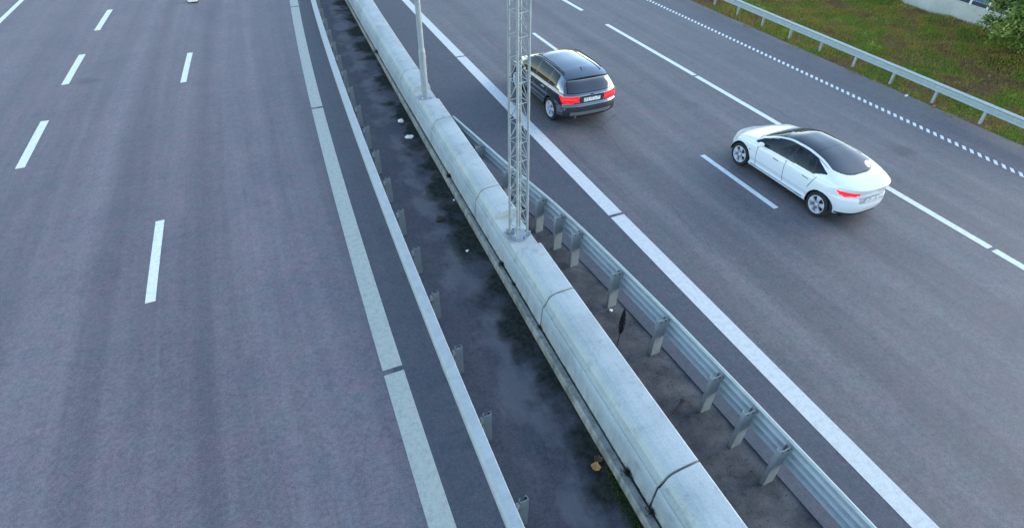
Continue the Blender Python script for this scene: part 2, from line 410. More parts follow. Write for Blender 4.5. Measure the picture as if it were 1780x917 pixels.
# grass blades: leaf-sized single faces scattered over the verge
def grass_blade_mat():
    m = mat('grass_blades', rough=.8, spec=.2); n = N(m)
    a = n.noise(sc=.55, det=6, rough=.65, loc=(2, 0, 0)); b = n.noise(sc=14, det=3)
    base = n.ramp(a, [(.40, (.25, .155, .065)), (.47, (.36, .27, .06)), (.58, (.18, .25, .03)), (.70, (.48, .45, .075))])
    base = n.mix(base, n.ramp(b, [(.3, .5), (.7, 1.6)]), .9, 'MULTIPLY'); n.col(base); return m
M['blade'] = grass_blade_mat()
def blades(name, xs, ys, zs, h, wd, m, lean=.6, parent=None):
    n = len(xs); ang = rng.uniform(0, 2*np.pi, n); la = rng.uniform(0, 2*np.pi, n); lr = rng.uniform(0, lean, n)*h
    dx, dy = np.cos(ang)*wd, np.sin(ang)*wd
    V = np.empty((n, 3, 3)); V[:, 0] = np.stack([xs-dx, ys-dy, zs], 1); V[:, 1] = np.stack([xs+dx, ys+dy, zs], 1)
    V[:, 2] = np.stack([xs+np.cos(la)*lr, ys+np.sin(la)*lr, zs+h], 1)
    me = bpy.data.meshes.new(name); me.vertices.add(3*n); me.loops.add(3*n); me.polygons.add(n)
    me.vertices.foreach_set('co', V.ravel()); me.loops.foreach_set('vertex_index', np.arange(3*n))
    me.polygons.foreach_set('loop_start', np.arange(0, 3*n, 3)); me.polygons.foreach_set('loop_total', np.full(n, 3)); me.update(); me.materials.append(m)
    o = bpy.data.objects.new(name, me); C.objects.link(o)
    if parent: o.parent = parent
    return o
n = 190000
ys = rng.uniform(2, 30, n); lo = Pv(ys); hi = WALLX(ys)
tt = rng.uniform(0, 1, n); xs = lo-.02 + (hi-lo)*tt - .16*np.clip(np.sin(ys*1.9)+np.sin(ys*4.3+1), 0, 2)*(tt < .03)
clump = np.sin(xs*1.7+ys*.9)*np.sin(xs*.8-ys*1.3)+np.sin(xs*4.1+2)*np.sin(ys*3.7)*.5
keep = rng.uniform(-1.6, 1.4, n) < clump + .3
near = (xs-lo) < .12; keep &= ~(near & (rng.uniform(0, 1, n) < .6))
xs, ys = xs[keep], ys[keep]; clump = clump[keep]
zs = np.array([zverge(a, b) for a, b in zip(xs, ys)]) - .01
h = rng.uniform(.04, .13, len(xs))*(1+.5*np.clip(clump, 0, 1))
tag(blades('grass', xs, ys, zs, h, rng.uniform(.008, .02, len(xs)), M['blade']), 'short green and brown grass on the verge behind the outer guardrail', 'grass', kind='stuff')

# ------------------------------------------------------------------ concrete median barrier
barrier = tag(empty('median_barrier', (0, 0, 0)), 'long pale concrete median barrier with rounded top, jointed into equal sections', 'barrier')
PROF = [(0, .19), (.012, .45), (.03, .70), (.06, .706), (.115, .80), (.135, .845), (.160, .89), (.20, .925), (.26, .948), (.36, .962), (.52, .970), (.675, .970), (.70, .955), (.725, .90), (.75, .5), (.80, .0), (.80, -.25), (0, -.25)]
POCKET = [(8.55, 9.95), (16.35, 17.5)]
def bsec(y, lower=False):
    x0 = float(Bb(y)); sc = (float(Bt(y))-x0)/.70
    zc = 9 if not lower else .80
    return [(x0+u*(sc if u < .75 else sc*.995), y, min(z, zc)) for u, z in PROF]
joints = [y for y in (3.03+3.99*k for k in range(-4, 12))]
def segment(y0, y1, low=False):
    ys_ = np.linspace(y0, y1, max(2, int((y1-y0)/.5)+1)); rows = [bsec(y, low) for y in ys_]
    mb = MB().grid(rows, closed=True); n = len(PROF)
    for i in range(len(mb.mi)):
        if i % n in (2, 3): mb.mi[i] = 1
    mb.f.append(tuple(range(n))[::-1]); mb.f.append(tuple(range((len(rows)-1)*n, len(rows)*n))); mb.mi += [0, 0]
    return mb
for a, b in zip(joints, joints[1:]):
    a += .019; b -= .019
    cuts = [p for p in POCKET if a < p[0] and p[1] < b]
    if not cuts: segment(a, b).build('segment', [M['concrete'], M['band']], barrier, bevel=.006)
    else:
        mb = MB(); p = cuts[0]
        for s0, s1, lw in ((a, p[0], False), (p[0]+.001, p[1]-.001, True), (p[1], b, False)):
            q = segment(s0, s1, lw); i = len(mb.v); mb.v += q.v; mb.f += [tuple(k+i for k in f) for f in q.f]; mb.mi += q.mi
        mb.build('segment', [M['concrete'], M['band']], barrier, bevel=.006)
mb = MB()
yp = np.arange(-16, 45, .5)
mb.grid([[(float(Pl(y)), y, -.2), (float(Pl(y))+.004, y, .15+.006*math.sin(y*2.1)), (float(Pl(y))+.03, y, .185), (float(Bb(y))-.036, y, .185), (float(Bb(y))-.034, y, -.2)] for y in yp])
mb.build('plinth', M['plinth'], barrier, bevel=.004)
# dark joint backing inside the gaps
mb = MB().grid([[(float(Bb(y))+.03, y, -.1), (float(Bb(y))+.055, y, .66), (float(Bb(y))+.20, y, .77), (float(Bb(y))+.60, y, .77), (float(Bb(y))+.68, y, -.1)] for y in yp])
mb.build('joint_filler', M['dark'], barrier)

# ------------------------------------------------------------------ guardrails
def sweep(fx, ys, prof, closed=True, cap=True):
    rows = []
    for y in ys:
        d = (float(fx(y+.05))-float(fx(y-.05)))/.1; nx, ny = 1/math.hypot(1, d), -d/math.hypot(1, d)
        rows.append([(float(fx(y))+u*nx, y+u*ny, z) for u, z in prof])
    mb = MB().grid(rows, closed=closed); n = len(prof)
    if cap and closed: mb.f += [tuple(range(n))[::-1], tuple(range((len(rows)-1)*n, len(rows)*n))]; mb.mi += [0, 0]
    return mb
def wbeam(z0, dirn, t=.004):
    """W profile, ridges pushed towards dirn (+1 right, -1 left); closed thin section"""
    pts = [(.0, .155), (.006, .150), (.028, .128), (.070, .105), (.083, .085), (.083, .065), (.070, .045), (.030, .022), (.004, .008), (.0, 0)]
    half = [(u, z) for u, z in pts]; full = half + [(u, -z) for u, z in half[-2::-1]]
    outer = [(dirn*u, z0+z) for u, z in full]; inner = [(dirn*(u+t), z0+z) for u, z in full[::-1]]
    return outer + inner
def c_post(x, y, z0, z1, wid, dep, rz=0, t=.012, holes=True, flip=1):
    """C section post: web across the road, flanges along it"""
    mb = MB(); c, s = math.cos(rz), math.sin(rz)
    def P(a, b): return (x+a*c-b*s, y+a*s+b*c)
    zc, hh = (z0+z1)/2, z1-z0
    mb.box((*P(0, 0), zc), (wid, t, hh), rz)
    for sgn in (-1, 1): mb.box((*P(sgn*(wid/2-t/2), flip*dep/2), zc-.001), (t, dep, hh-.002), rz)
    for sgn in (-1, 1): mb.box((*P(sgn*(wid/2-.012-t), flip*(dep)), zc-.002), (.03, t, hh-.004), rz)
    return mb
def thrie(z0, dirn, t=.004):
    one = [(.0, .075), (.030, .060), (.078, .045), (.085, .030), (.085, -.012), (.078, -.030), (.030, -.055)]
    full = [(u, z+dz) for dz in (.165, 0, -.165) for u, z in one]+[(0, -.245)]
    return [(dirn*u, z0+z) for u, z in full]+[(dirn*(u+t), z0+z) for u, z in full[::-1]]
# left rail: closed box beam on posts
gl = tag(empty('guardrail', (1.9, 6, 0)), 'box beam guardrail beside the left carriageway, posts on its median side', 'guardrail')
gl_inv = Matrix.Translation((-1.9, -6, 0))
def child_fix(o, root): o.matrix_parent_inverse = Matrix.Translation(-root.location)
ysl = np.concatenate([np.arange(-14, 46, .6)])
boxp = [(0, .52), (-.004, .70), (.050, .765), (.180, .782), (.192, .76), (.192, .52)]
LRc = lambda y: LRn(y)+.02
M['beam'] = steel_mat('box_beam_steel', (.40, .445, .45), .6, .1)
o = sweep(LRc, ysl, boxp).build('rail', M['beam'], gl, bevel=.004); child_fix(o, gl)
yk = 3.62 - 1.525*11
k = 0
while yk < 44:
    x = float(LRo(yk))+.155
    mb = c_post(x, yk, -.1, .71, .135, .06, R(3), flip=1)
    o = mb.build('post', M['post_dark'], gl); child_fix(o, gl)
    o = MB().box((x-.085, yk+.02, .60), (.06, .05, .12)).build('spacer', M['post'], gl); child_fix(o, gl)
    yk += 1.525
# splice joints of the box beam
for yj in np.arange(-12, 44, 4.575*2):
    o = sweep(LRc, [yj, yj+.30], [(u*1.03-.003, z+(.004 if z > .6 else -.004)) for u, z in boxp]).build('splice_plate', M['beam'], gl); child_fix(o, gl)

# right median rail
gr = tag(empty('guardrail', (5.9, 6, 0)), 'ribbed steel guardrail along the right carriageway, bending in behind the barrier by the lattice mast', 'guardrail')
ysr2 = np.arange(-14, 15.2, .35)
o = sweep(RR, ysr2, thrie(.715, 1)).build('rail', M['rail'], gr); child_fix(o, gr)
lip = [(.0, .955), (.028, .968), (.028, .950), (.0, .935)]
o = sweep(RR, ysr2, lip).build('top_lip', M['outer_rail'], gr); child_fix(o, gr)
ygs = [-4.0+1.525*k for k in range(0, 3)] + [1.0]
ypos = [-5.1, -3.5, -2.0, -.4, .4, 1.15, 2.67, 3.40, 4.17, 5.63, 7.10, 8.59, 9.3, 10.1, 11.6, 13.1]
for y in ypos:
    x = float(RR(y))-.135; ang = math.atan2(-(float(RR(y+.3))-float(RR(y-.3))), .6)
    mb = c_post(x, y, -.3, .915, .21, .07, ang)
    o = mb.build('post', M['post'], gr); child_fix(o, gr)
    for dx in (-.055, .055):
        q = MB().tube((x+dx, y-.012, .875), (x+dx, y-.004, .875), .016, n=8).build('bolt_hole', M['dark'], o)
    o2 = MB().box((x+.122, y+.02, .80), (.035, .08, .12), ang).build('spacer', M['post'], gr); child_fix(o2, gr)

# outer right rail
OR = lambda y: 21.02 + .046*np.asarray(y, float)
go = tag(empty('guardrail', (21.6, 12, 0)), 'W-beam guardrail at the foot of the grass verge, beyond the dotted line', 'guardrail')
yso = np.arange(-14, 50, 1.)
def wb2(z0):
    half = [(.0, .140), (.05, .137), (.105, .122), (.115, .105), (.110, .090), (.015, .032), (.0, .026), (.0, 0)]
    full = half + [(u, -z) for u, z in half[-2::-1]]
    return [(-u, z0+z) for u, z in full]+[(-(u+.004), z0+z) for u, z in full[::-1]]
o = sweep(OR, yso, wb2(.575)).build('rail', M['outer_rail'], go); child_fix(o, go)
k = 9.69 - 1.77*11
while k < 48:
    x = float(OR(k))+.03
    o = c_post(x, k, -.15, .69, .10, .06, 0, holes=False, flip=-1).build('post', M['steel'], go); child_fix(o, go)
    k += 1.77

# ------------------------------------------------------------------ lattice mast
def lattice_mast():
    cx, cy, z0 = 4.405, 9.17, .80
    root = tag(empty('lattice_mast', (cx, cy, z0)), 'galvanised square lattice mast standing in the concrete barrier', 'mast')
    root.rotation_euler = (0, R(-1.1), 0)
    az = math.atan2(cx, cy); s = .27; phi = R(30)
    # corners: near corner faces the camera
    cor = []
    for k in range(4):
        a = -math.pi/2 - az + (-(math.pi/4)+phi+R(8)) + k*math.pi/2
        cor.append((s/math.sqrt(2)*math.cos(a), s/math.sqrt(2)*math.sin(a)))
    H_ = 11.
    tp = lambda z: 1 - .012*z
    for x, y in cor: MB().tube((x, y, .03), (x*tp(H_), y*tp(H_), H_), .026, .024, 10).build('chord', M['mast'], root, smooth=True)
    mb = MB(); st = .40; n = int((H_-.3)/st)
    for k in range(4):
        a, b = cor[k], cor[(k+1) % 4]
        for j in range(n):
            za = .32+j*st; zb = za+st; A = Vector((a[0]*tp(za), a[1]*tp(za), za)); B = Vector((b[0]*tp(za), b[1]*tp(za), za))
            A2 = Vector((a[0]*tp(zb), a[1]*tp(zb), zb)); B2 = Vector((b[0]*tp(zb), b[1]*tp(zb), zb))
            mb.tube(A, B, .008, n=5)
            if k % 2 == 0: mb.tube(A2, B, .008, n=5)
            else: mb.tube(B2, A, .008, n=5)
    mb.build('bracing', M['mast'], root)
    mb = MB().lathe([(.0, 0), (.24, 0), (.24, .025), (.0, .025)], (0, 0, .0), 'Z', 24)
    mb.build('base_plate', M['mast'], root, smooth=True)
    mb = MB()
    for k in range(8):
        a = k*math.pi/4+.2; mb.tube((.205*math.cos(a), .205*math.sin(a), .02), (.205*math.cos(a), .205*math.sin(a), .075), .013, n=6)
    mb.build('anchor_bolt', M['bolt'], root)
    for x, y in cor:
        d = Vector((x, y, 0)).normalized(); p = Vector((x, y, .09))+d*.03
        MB().box(p, (.10, .008, .13), math.atan2(d.y, d.x)).build('gusset', M['mast'], root)
    # earthing cable coiled on the plate
    MB().torus((-.19, .06, .045), .13, .012, 26, 6, R(3)).torus((-.18, .05, .075), .12, .011, 26, 6, R(-3)).build('cable_coil', M['mast'], root, smooth=True)
    return root
lattice_mast()

# ------------------------------------------------------------------ tubular lamp post
def lamp_post():
    cx, cy, z0 = 4.76, 16.95, .80
    root = tag(empty('lamp_post', (cx, cy, z0)), 'slim round grey steel lamp post standing in the concrete barrier', 'lamp post')
    MB().tube((0, 0, .02), (0, 0, 1.45), .105, .105, 20).build('lower_tube', M['mast'], root, smooth=True)
    MB().tube((0, 0, 1.45), (0, 0, 1.56), .105, .085, 20).tube((0, 0, 1.56), (0, 0, 9.5), .085, .055, 20).build('upper_tube', M['mast'], root, smooth=True)
    MB().box((0, 0, .012), (.36, .36, .024)).build('base_plate', M['mast'], root, bevel=.004)
    mb = MB()
    for a in (-1, 1):
        for b in (-1, 1): mb.tube((a*.15, b*.15, .02), (a*.15, b*.15, .09), .02, n=6)
    mb.build('anchor_bolt', M['steel'], root)
    MB().box((.10, -.01, 1.28), (.03, .06, .09)).build('service_hatch', M['steel'], root, bevel=.004)
    mb = MB().tube((0, 0, 9.45), (-1.5, 0, 9.75), .04, .035, 10).tube((0, 0, 9.45), (1.5, 0, 9.75), .04, .035, 10)
    mb.build('arm', M['mast'], root, smooth=True)
    for sg in (-1, 1): MB().box((sg*1.75, 0, 9.76), (.6, .24, .10)).build('lamp_head', M['mast'], root, bevel=.03)
lamp_post()

# ------------------------------------------------------------------ cars
def interp(tab):
    xs = np.array([t[0] for t in tab], float); vs = np.array([t[1] for t in tab], float)
    # monotone cubic
    d = np.diff(vs)/np.diff(xs); mm = np.zeros(len(xs)); mm[1:-1] = np.where(d[:-1]*d[1:] > 0, 2*d[:-1]*d[1:]/(d[:-1]+d[1:]+1e-12), 0); mm[0], mm[-1] = d[0], d[-1]
    def f(x):
        x = np.clip(x, xs[0], xs[-1]); i = np.clip(np.searchsorted(xs, x)-1, 0, len(xs)-2); h_ = xs[i+1]-xs[i]; t = (x-xs[i])/h_
        return (2*t**3-3*t**2+1)*vs[i]+(t**3-2*t**2+t)*h_*mm[i]+(-2*t**3+3*t**2)*vs[i+1]+(t**3-t**2)*h_*mm[i+1]
    return f
def build_car(S, root):
    """S: spec. x runs 0 (rear) .. L (front) while shaping, then is centred; returns dict of part face sets"""
    L = S['L']; W, zb, zs, zt = interp(S['W']), interp(S['zb']), interp(S['zs']), interp(S['zt'])
    nx = int(L/.016); X = np.linspace(0, L, nx+1)
    nlo, nq, nr, nc = 62, 34, 56, 44
    # v parameters: [bottom 8][side nlo][q nq][r nr]
    nb = 6; NV = nb+nlo+nq+nr+1
    reg = np.zeros(NV, int); par = np.zeros(NV)
    def section(x):
        w_, b_, s_, t_ = W(x)[:, None], zb(x)[:, None], zs(x)[:, None], zt(x)[:, None]; h_ = t_-s_
        Y = np.zeros((len(x), NV)); Z = np.zeros((len(x), NV))
        i = np.arange(nb)/nb; Y[:, :nb] = i*(w_-.10); Z[:, :nb] = b_+.0*i
        # side: control polyline smoothed
        q = np.linspace(0, 1, nlo, endpoint=False)[None]
        cz = np.array(S['sidez']); cyy = np.array(S['sidey'])  # fraction of height, inset
        fz = interp(list(zip(np.linspace(0, 1, len(cz)), cz)))(q[0])[None]; fy = interp(list(zip(np.linspace(0, 1, len(cz)), cyy)))(q[0])[None]
        Y[:, nb:nb+nlo] = w_ - fy; Z[:, nb:nb+nlo] = b_ + (s_-b_)*fz
        ins = cyy[-1]; kr = S.get('kr', .86)
        wR = w_-ins-S['tumble']*h_; zr = s_+kr*h_
        q = np.linspace(0, 1, nq, endpoint=False)[None]
        Y[:, nb+nlo:nb+nlo+nq] = (w_-ins)*(1-q)+wR*q + .10*h_*np.sin(np.pi*q)*.6; Z[:, nb+nlo:nb+nlo+nq] = s_+(zr-s_)*q
        r = np.linspace(0, 1, nr+1)[None]; e = r**1.25
        Y[:, nb+nlo+nq:] = wR*(1-e); Z[:, nb+nlo+nq:] = zr+(t_-zr)*(1-(1-e)**S.get('crown', 3.2))
        return Y, Z
    reg[nb:nb+nlo] = 1; par[nb:nb+nlo] = np.linspace(0, 1, nlo, endpoint=False)
    reg[nb+nlo:nb+nlo+nq] = 2; par[nb+nlo:nb+nlo+nq] = np.linspace(0, 1, nq, endpoint=False)
    reg[nb+nlo+nq:] = 3; par[nb+nlo+nq:] = np.linspace(0, 1, nr+1)**1.25
    Y, Z = section(X)
    Xg = np.repeat(X[:, None], NV, 1)
    # end caps
    T = np.linspace(0, 1, nc+1)
    capR_Y = Y[0][None]*T[:, None]; capR_Z = np.repeat(Z[0][None], nc+1, 0)
    capF_Y = Y[-1][None]*T[::-1, None]; capF_Z = np.repeat(Z[-1][None], nc+1, 0)
    XX = np.vstack([np.zeros((nc, NV)), Xg, np.full((nc, NV), L)]); YY = np.vstack([capR_Y[:-1], Y, capF_Y[1:]]); ZZ = np.vstack([capR_Z[:-1], Z, capF_Z[1:]])
    rowcap = np.concatenate([np.full(nc, 1), np.zeros(nx+1, int), np.full(nc, 2)])
    # end displacement
    wr, wf = float(W(np.array([0.]))[0]), float(W(np.array([L]))[0])
    pr_, pf_ = interp(S['rear_prof']), interp(S['front_prof'])
    bl = np.clip(1-XX/S['xbr'], 0, 1)**2; DX = bl*(S['ar']*(np.abs(YY)/wr)**S.get('pr', 3.5) + pr_(ZZ)); XX2 = XX+DX
    bl = np.clip(1-(L-XX)/S['xbf'], 0, 1)**2; XX2 = XX2-bl*(S['af']*(np.abs(YY)/wf)**2.6 + pf_(ZZ))
    # side crease near the sill
    # quads
    nrow, ncol = XX2.shape
    rr_, cc_ = np.meshgrid(np.arange(nrow-1), np.arange(ncol-1), indexing='ij')
    a = rr_*ncol+cc_; quads = np.stack([a, a+ncol, a+ncol+1, a+1], -1).reshape(-1, 4)
    ctr = lambda A: (A[:-1, :-1]+A[1:, :-1]+A[:-1, 1:]+A[1:, 1:]).ravel()/4
    x, y, z = ctr(XX2), ctr(YY), ctr(ZZ); xu = ctr(XX)
    rg = np.repeat(reg[None, :-1], nrow-1, 0).ravel(); pa = np.repeat(((par[:-1]+par[1:])/2)[None], nrow-1, 0).ravel()
    capf = np.repeat(np.where(rowcap[:-1] == rowcap[1:], rowcap[:-1], np.where(np.arange(nrow-1) < nc+1, 1, 2))[:, None], ncol-1, 1).ravel()
    pa = np.where((rg == 2) & (pa > 0.98), .99, pa)
    w_here = W(xu)
    names, cls = S['classify'](x, y, z, rg, pa, capf, xu, w_here)
    # wheel arches
    for xw in (S['xr'], S['xf']):
        d = np.hypot(x-xw, z-S['rw']-.005); hole = (d < S['rw']+.045) & (y > w_here-.30) & (rg <= 1)
        cls[hole] = -1
    V = np.stack([XX2.ravel()-L/2, YY.ravel(), ZZ.ravel()], 1)
    out = {}
    for idx, nm in enumerate(names):
        sel = cls == idx
        if not sel.any(): continue
        out[nm] = quads[sel]
    return V, out, dict(W=W, zt=zt, zs=zs)
def mesh_part(name, V, quads, mats, parent, sides=(1, -1), mi=None):
    """both sides in one mesh or a single side"""
    vs = []; fs = []; ms = []
    for s in sides:
        used, inv = np.unique(quads, return_inverse=True); P = V[used].copy(); P[:, 1] *= s; q = inv.reshape(-1, 4)+len(vs)
        if s < 0: q = q[:, ::-1]
        vs += P.tolist(); fs += q.tolist()
        if mi is not None: ms += mi.tolist()
    me = bpy.data.meshes.new(name); me.from_pydata(vs, [], fs)
    for m in (mats if isinstance(mats, (list, tuple)) else [mats]): me.materials.append(m)
    if mi is not None: me.polygons.foreach_set('material_index', ms)
    bm = bmesh.new(); bm.from_mesh(me); bmesh.ops.remove_doubles(bm, verts=bm.verts, dist=1e-4); bmesh.ops.recalc_face_normals(bm, faces=bm.faces)
    # make normals point outwards
    bm.to_mesh(me); bm.free(); me.polygons.foreach_set('use_smooth', [True]*len(me.polygons))
    o = bpy.data.objects.new(name, me); C.objects.link(o); o.parent = parent; return o
def wheel(root, x, y, r, wd, side, spokes=5):
    t = wd/2; wr = tag(bpy.data.objects.new('wheel', None)); C.objects.link(wr); wr.parent = root; wr.location = (x, y, r)
    # side: +1 outer face at +y
    rim_r = r*.70
    prof = [(rim_r, -t*.9), (r-.035, -t), (r-.01, -t*.82), (r, -t*.4), (r, t*.4), (r-.01, t*.82), (r-.035, t), (rim_r, t*.9)]
    MB().lathe(prof, (0, 0, 0), 'Y', 40).build('tyre', M['tyre'], wr, smooth=True)
    mb = MB(); yo = side*t*.80
    mb.lathe([(rim_r+.004, side*t*.93), (rim_r-.012, side*t*.95), (rim_r-.03, side*t*.6), (rim_r-.035, -side*t*.8)], (0, 0, 0), 'Y', 40)
    for k in range(spokes):
        a = 2*math.pi*k/spokes+.35
        for da, in ((-.17,), (.17,)):
            p0 = Vector((.045*math.cos(a), yo*.95, .045*math.sin(a))); p1 = Vector(((rim_r-.015)*math.cos(a+da), yo*.92, (rim_r-.015)*math.sin(a+da)))
            d = (p1-p0); L_ = d.length; ang = math.atan2(d.z, d.x)
            mb.box((p0+p1)/2, (L_, .035, .042), ry=-ang)
        mb.box((rim_r*.55*math.cos(a), yo*.9, rim_r*.55*math.sin(a)), (rim_r*.75, .02, .06), ry=-a)
    mb.lathe([(.0, yo+side*.018), (.04, yo+side*.018), (.055, yo), (.055, yo-side*.05)], (0, 0, 0), 'Y', 20)
    mb.build('rim', M['rim'], wr, smooth=True)
    MB().lathe([(0, side*.02), (rim_r*.72, side*.02), (rim_r*.72, -side*.01), (rim_r-.02, -side*.02), (rim_r-.02, -side*.05)], (0, 0, 0), 'Y', 28).build('brake_disc', M['rim_dark'], wr, smooth=True)
def wheel_well(root, x, r, w, L):
    mb = MB()
    for s in (-1, 1):
        rows = []
        for k in range(25):
            t = math.pi*k/24
            rows.append([(x+(r+.05)*math.cos(t), s*(w-.30), r+(r+.05)*math.sin(t)), (x+(r+.05)*math.cos(t), s*(w-.012), r+(r+.05)*math.sin(t))])
        mb.grid(rows)
        mb.quad([(x-r-.06, s*(w-.30), .22), (x+r+.06, s*(w-.30), .22), (x+r+.06, s*(w-.30), 2*r+.08), (x-r-.06, s*(w-.30), 2*r+.08)])
    return mb
def interior(root, S, zfloor):
    mb = MB().box((-.1, 0, zfloor), (S['L']*.52, S['Wd']*1.62, .04)).build('cabin_floor', M['seat'], root)
    for y in (-.36, .36):
        mb = MB().box((S['seatx'], y, zfloor+.10), (.5, .48, .16)).box((S['seatx']-.28, y, zfloor+.34), (.14, .46, .52), ry=R(14)).box((S['seatx']-.37, y, zfloor+.66), (.10, .24, .16), ry=R(10))
        mb.build('seat', M['seat'], root, bevel=.04)
    MB().box((S['seatx']-1.05, 0, zfloor+.10), (.5, 1.25, .16)).box((S['seatx']-1.33, 0, zfloor+.30), (.14, 1.22, .46), ry=R(16)).box((S['seatx']-1.42, .36, zfloor+.57), (.09, .24, .12)).box((S['seatx']-1.42, -.36, zfloor+.57), (.09, .24, .12)).build('rear_seat', M['seat'], root, bevel=.04)
    MB().box((S['seatx']+.62, 0, zfloor+.30), (.40, 1.35, .22)).build('dashboard', M['seat'], root, bevel=.05)
    MB().torus((S['seatx']+.36, .36, zfloor+.36), .17, .016, 24, 6).build('steering_wheel', M['seat'], root, smooth=True)

def sedan():
    root = tag(empty('sedan', (13.08, 9.36, 0), R(90)), 'white sedan with black glass roof and lit red tail lights', 'car')
    L = 4.42
    S = dict(L=L, Wd=.92, xr=.77, xf=3.60, rw=.335, seatx=.08,
        W=[(0.000, 0.8), (0.209, 0.875), (0.586, 0.915), (1.005, 0.925), (2.140, 0.922), (3.140, 0.925), (3.640, 0.915), (4.090, 0.86), (4.420, 0.76)],
        zb=[(0.000, 0.3), (0.335, 0.24), (0.838, 0.2), (3.340, 0.2), (4.040, 0.22), (4.420, 0.27)],
        zs=[(0.000, 0.985), (0.251, 1), (0.670, 0.985), (1.340, 0.945), (2.340, 0.915), (3.140, 0.89), (3.640, 0.83), (4.040, 0.74), (4.420, 0.6)],
        zt=[(0.000, 1.03), (0.168, 1.055), (0.377, 1.085), (0.586, 1.15), (0.921, 1.275), (1.340, 1.385), (1.840, 1.435), (2.240, 1.425), (2.640, 1.33), (2.990, 1.17), (3.290, 1.015), (3.540, 0.955), (3.940, 0.855), (4.240, 0.74), (4.420, 0.655)],
        sidez=[0, .06, .16, .26, .40, .62, .80, .93, 1.], sidey=[.11, .035, .02, .035, .012, .0, .004, .022, .055], tumble=.52, kr=.80, crown=3.0,
        rear_prof=[(.2, .10), (.35, .05), (.55, .0), (.72, .015), (.78, .05), (.93, .03), (1.05, .0), (1.2, .0)],
        front_prof=[(.2, .10), (.35, .03), (.5, .0), (.62, .05), (.75, .12)], xbr=1.1, xbf=.9, ar=.36, af=.32)
    def classify(x, y, z, rg, pa, cap, xu, w_):
        names = ['body', 'panel_gap', 'windscreen', 'roof_glass', 'rear_window', 'side_window', 'window_trim', 'tail_light', 'headlight', 'lower_trim', 'tail_inner', 'front_grille', 'plate_recess_shade']
        c = np.zeros(len(x), int)
        top, q2 = rg == 3, rg == 2
        c[(rg == 0)] = 9
        # door gaps and bonnet/boot gaps
        side = (rg == 1) & (z > .34)
        for xd in (3.02, 2.02): c[side & (np.abs(x-xd-.10*(z-.6)) < .009)] = 1
        rd = side & (np.abs(x-(1.19-.35*(z-.62))) < .010) & (z > .6); c[rd] = 1
        c[(rg == 1) & (np.abs(z-.30) < .012) & (x > 1.25) & (x < 3.14)] = 1
        c[top & (np.abs(x-3.40+.25*(1-pa)**2) < .010) & (pa > .04) & (cap == 0)] = 1
        # side glazing, with a dark surround
        zb_ = .985
        lo = np.interp(x, [.90, 1.2, 2.94, 3.29], [.62, .14, .10, .35]); hi = np.interp(x, [.90, 1.35, 2.54, 3.04, 3.29], [.68, .93, .93, .86, .4])
        def dlo(m): return q2 & (cap == 0) & (x > .92-m) & (x < 3.16+m) & (pa > lo-m*1.5) & (pa < hi+m*1.2)
        c[dlo(.035)] = 6
        g = dlo(0) & (np.abs(x-2.0) > .03) & (np.abs(x-1.27-.2*(pa-.5)) > .012)
        c[g] = 5
        # roof
        edge = .10
        c[top & (pa > edge) & (x > .555+.45*(1-pa)**3) & (x < 3.24-.18*(1-pa)**2) & (cap == 0)] = 6
        edge = .13
        t2 = top & (pa > edge) & (cap == 0)
        c[t2 & (x > 2.60) & (x < 3.20-.18*(1-pa)**2)] = 2
        c[t2 & (x > 1.54) & (x < 2.57)] = 3
        c[t2 & (x > .60+.45*(1-pa)**3) & (x <= 1.525)] = 4
        # lights
        zl = z; yo = y
        c[(rg <= 1) & (((cap == 1) | (x < .52))) & (zl > .765+.10*np.clip((.80-yo)/.32, 0, 1)) & (zl < .925) & (yo > .44) & (x < .50-(.925-zl)*1.6)] = 7
        c[(cap == 1) & (rg <= 1) & (zl > .82) & (zl < .868) & (yo > .50) & (yo < .80)] = 10
        c[(cap == 1) & (z > .655) & (z < .80) & (y < .42)] = 12  # shading around the plate, put into the colour
        c[(cap == 1) & (np.abs(z-.93) < .007)] = 1
        c[(cap == 1) & (z < .37)] = 9
        c[(rg == 1) & (x > 3.76) & (z > .60) & (z < .715) & (y > .45) & (cap != 1)] = 8
        c[(cap == 2) & (z < .40) & (y < .6)] = 11
        return names, c
    S['classify'] = classify
    V, parts, f = build_car(S, root)
    matmap = dict(body=M['white_paint'], panel_gap=M['seam'], windscreen=M['glass'], roof_glass=M['glass_roof'], rear_window=M['glass_roof'], window_trim=M['trim'], lower_trim=M['cladding'], tail_inner=M['lamp_dark'], front_grille=M['cladding'], plate_recess_shade=M['recess_shade'])
    # body with its gaps as one mesh
    b = parts['body']; g_ = parts['panel_gap']; q = np.vstack([b, g_]); mi = np.concatenate([np.zeros(len(b), int), np.ones(len(g_), int)])
    body = mesh_part('body', V, q, [M['white_paint'], M['seam']], root, mi=mi)
    for nm in ('windscreen', 'roof_glass', 'rear_window', 'window_trim', 'lower_trim', 'front_grille', 'plate_recess_shade'):
        mesh_part(nm, V, parts[nm], matmap[nm], root)
    for s in (1, -1):
        # split side windows into front, rear and quarter
        qs = parts['side_window']; xc = V[qs].mean(1)[:, 0]+L/2
        for a_, b_ in ((2.0, 4), (1.27, 2.0), (0, 1.27)):
            sel = qs[(xc > a_) & (xc <= b_)]
            if len(sel): mesh_part('side_window', V, sel, M['glass'], root, (s,))
        mesh_part('headlight', V, parts['headlight'], M['lamp_clear'], root, (s,))
        t = mesh_part('tail_light', V, parts['tail_light'], M['lamp_red_dim'], root, (s,))
        if 'tail_inner' in parts: mesh_part('lens', V, parts['tail_inner'], M['lamp_core'], t, (s,))
        for xd, zd in ((1.34, .825), (2.36, .80)):
            MB().box((xd-L/2, s*(.925-.012), zd), (.20, .014, .024), ry=R(-2)).build('door_handle', M['seam'], root, bevel=.004)
        MB().box((3.26-L/2, s*.914, .66), (.10, .02, .022)).build('side_repeater', M['seam'], root)
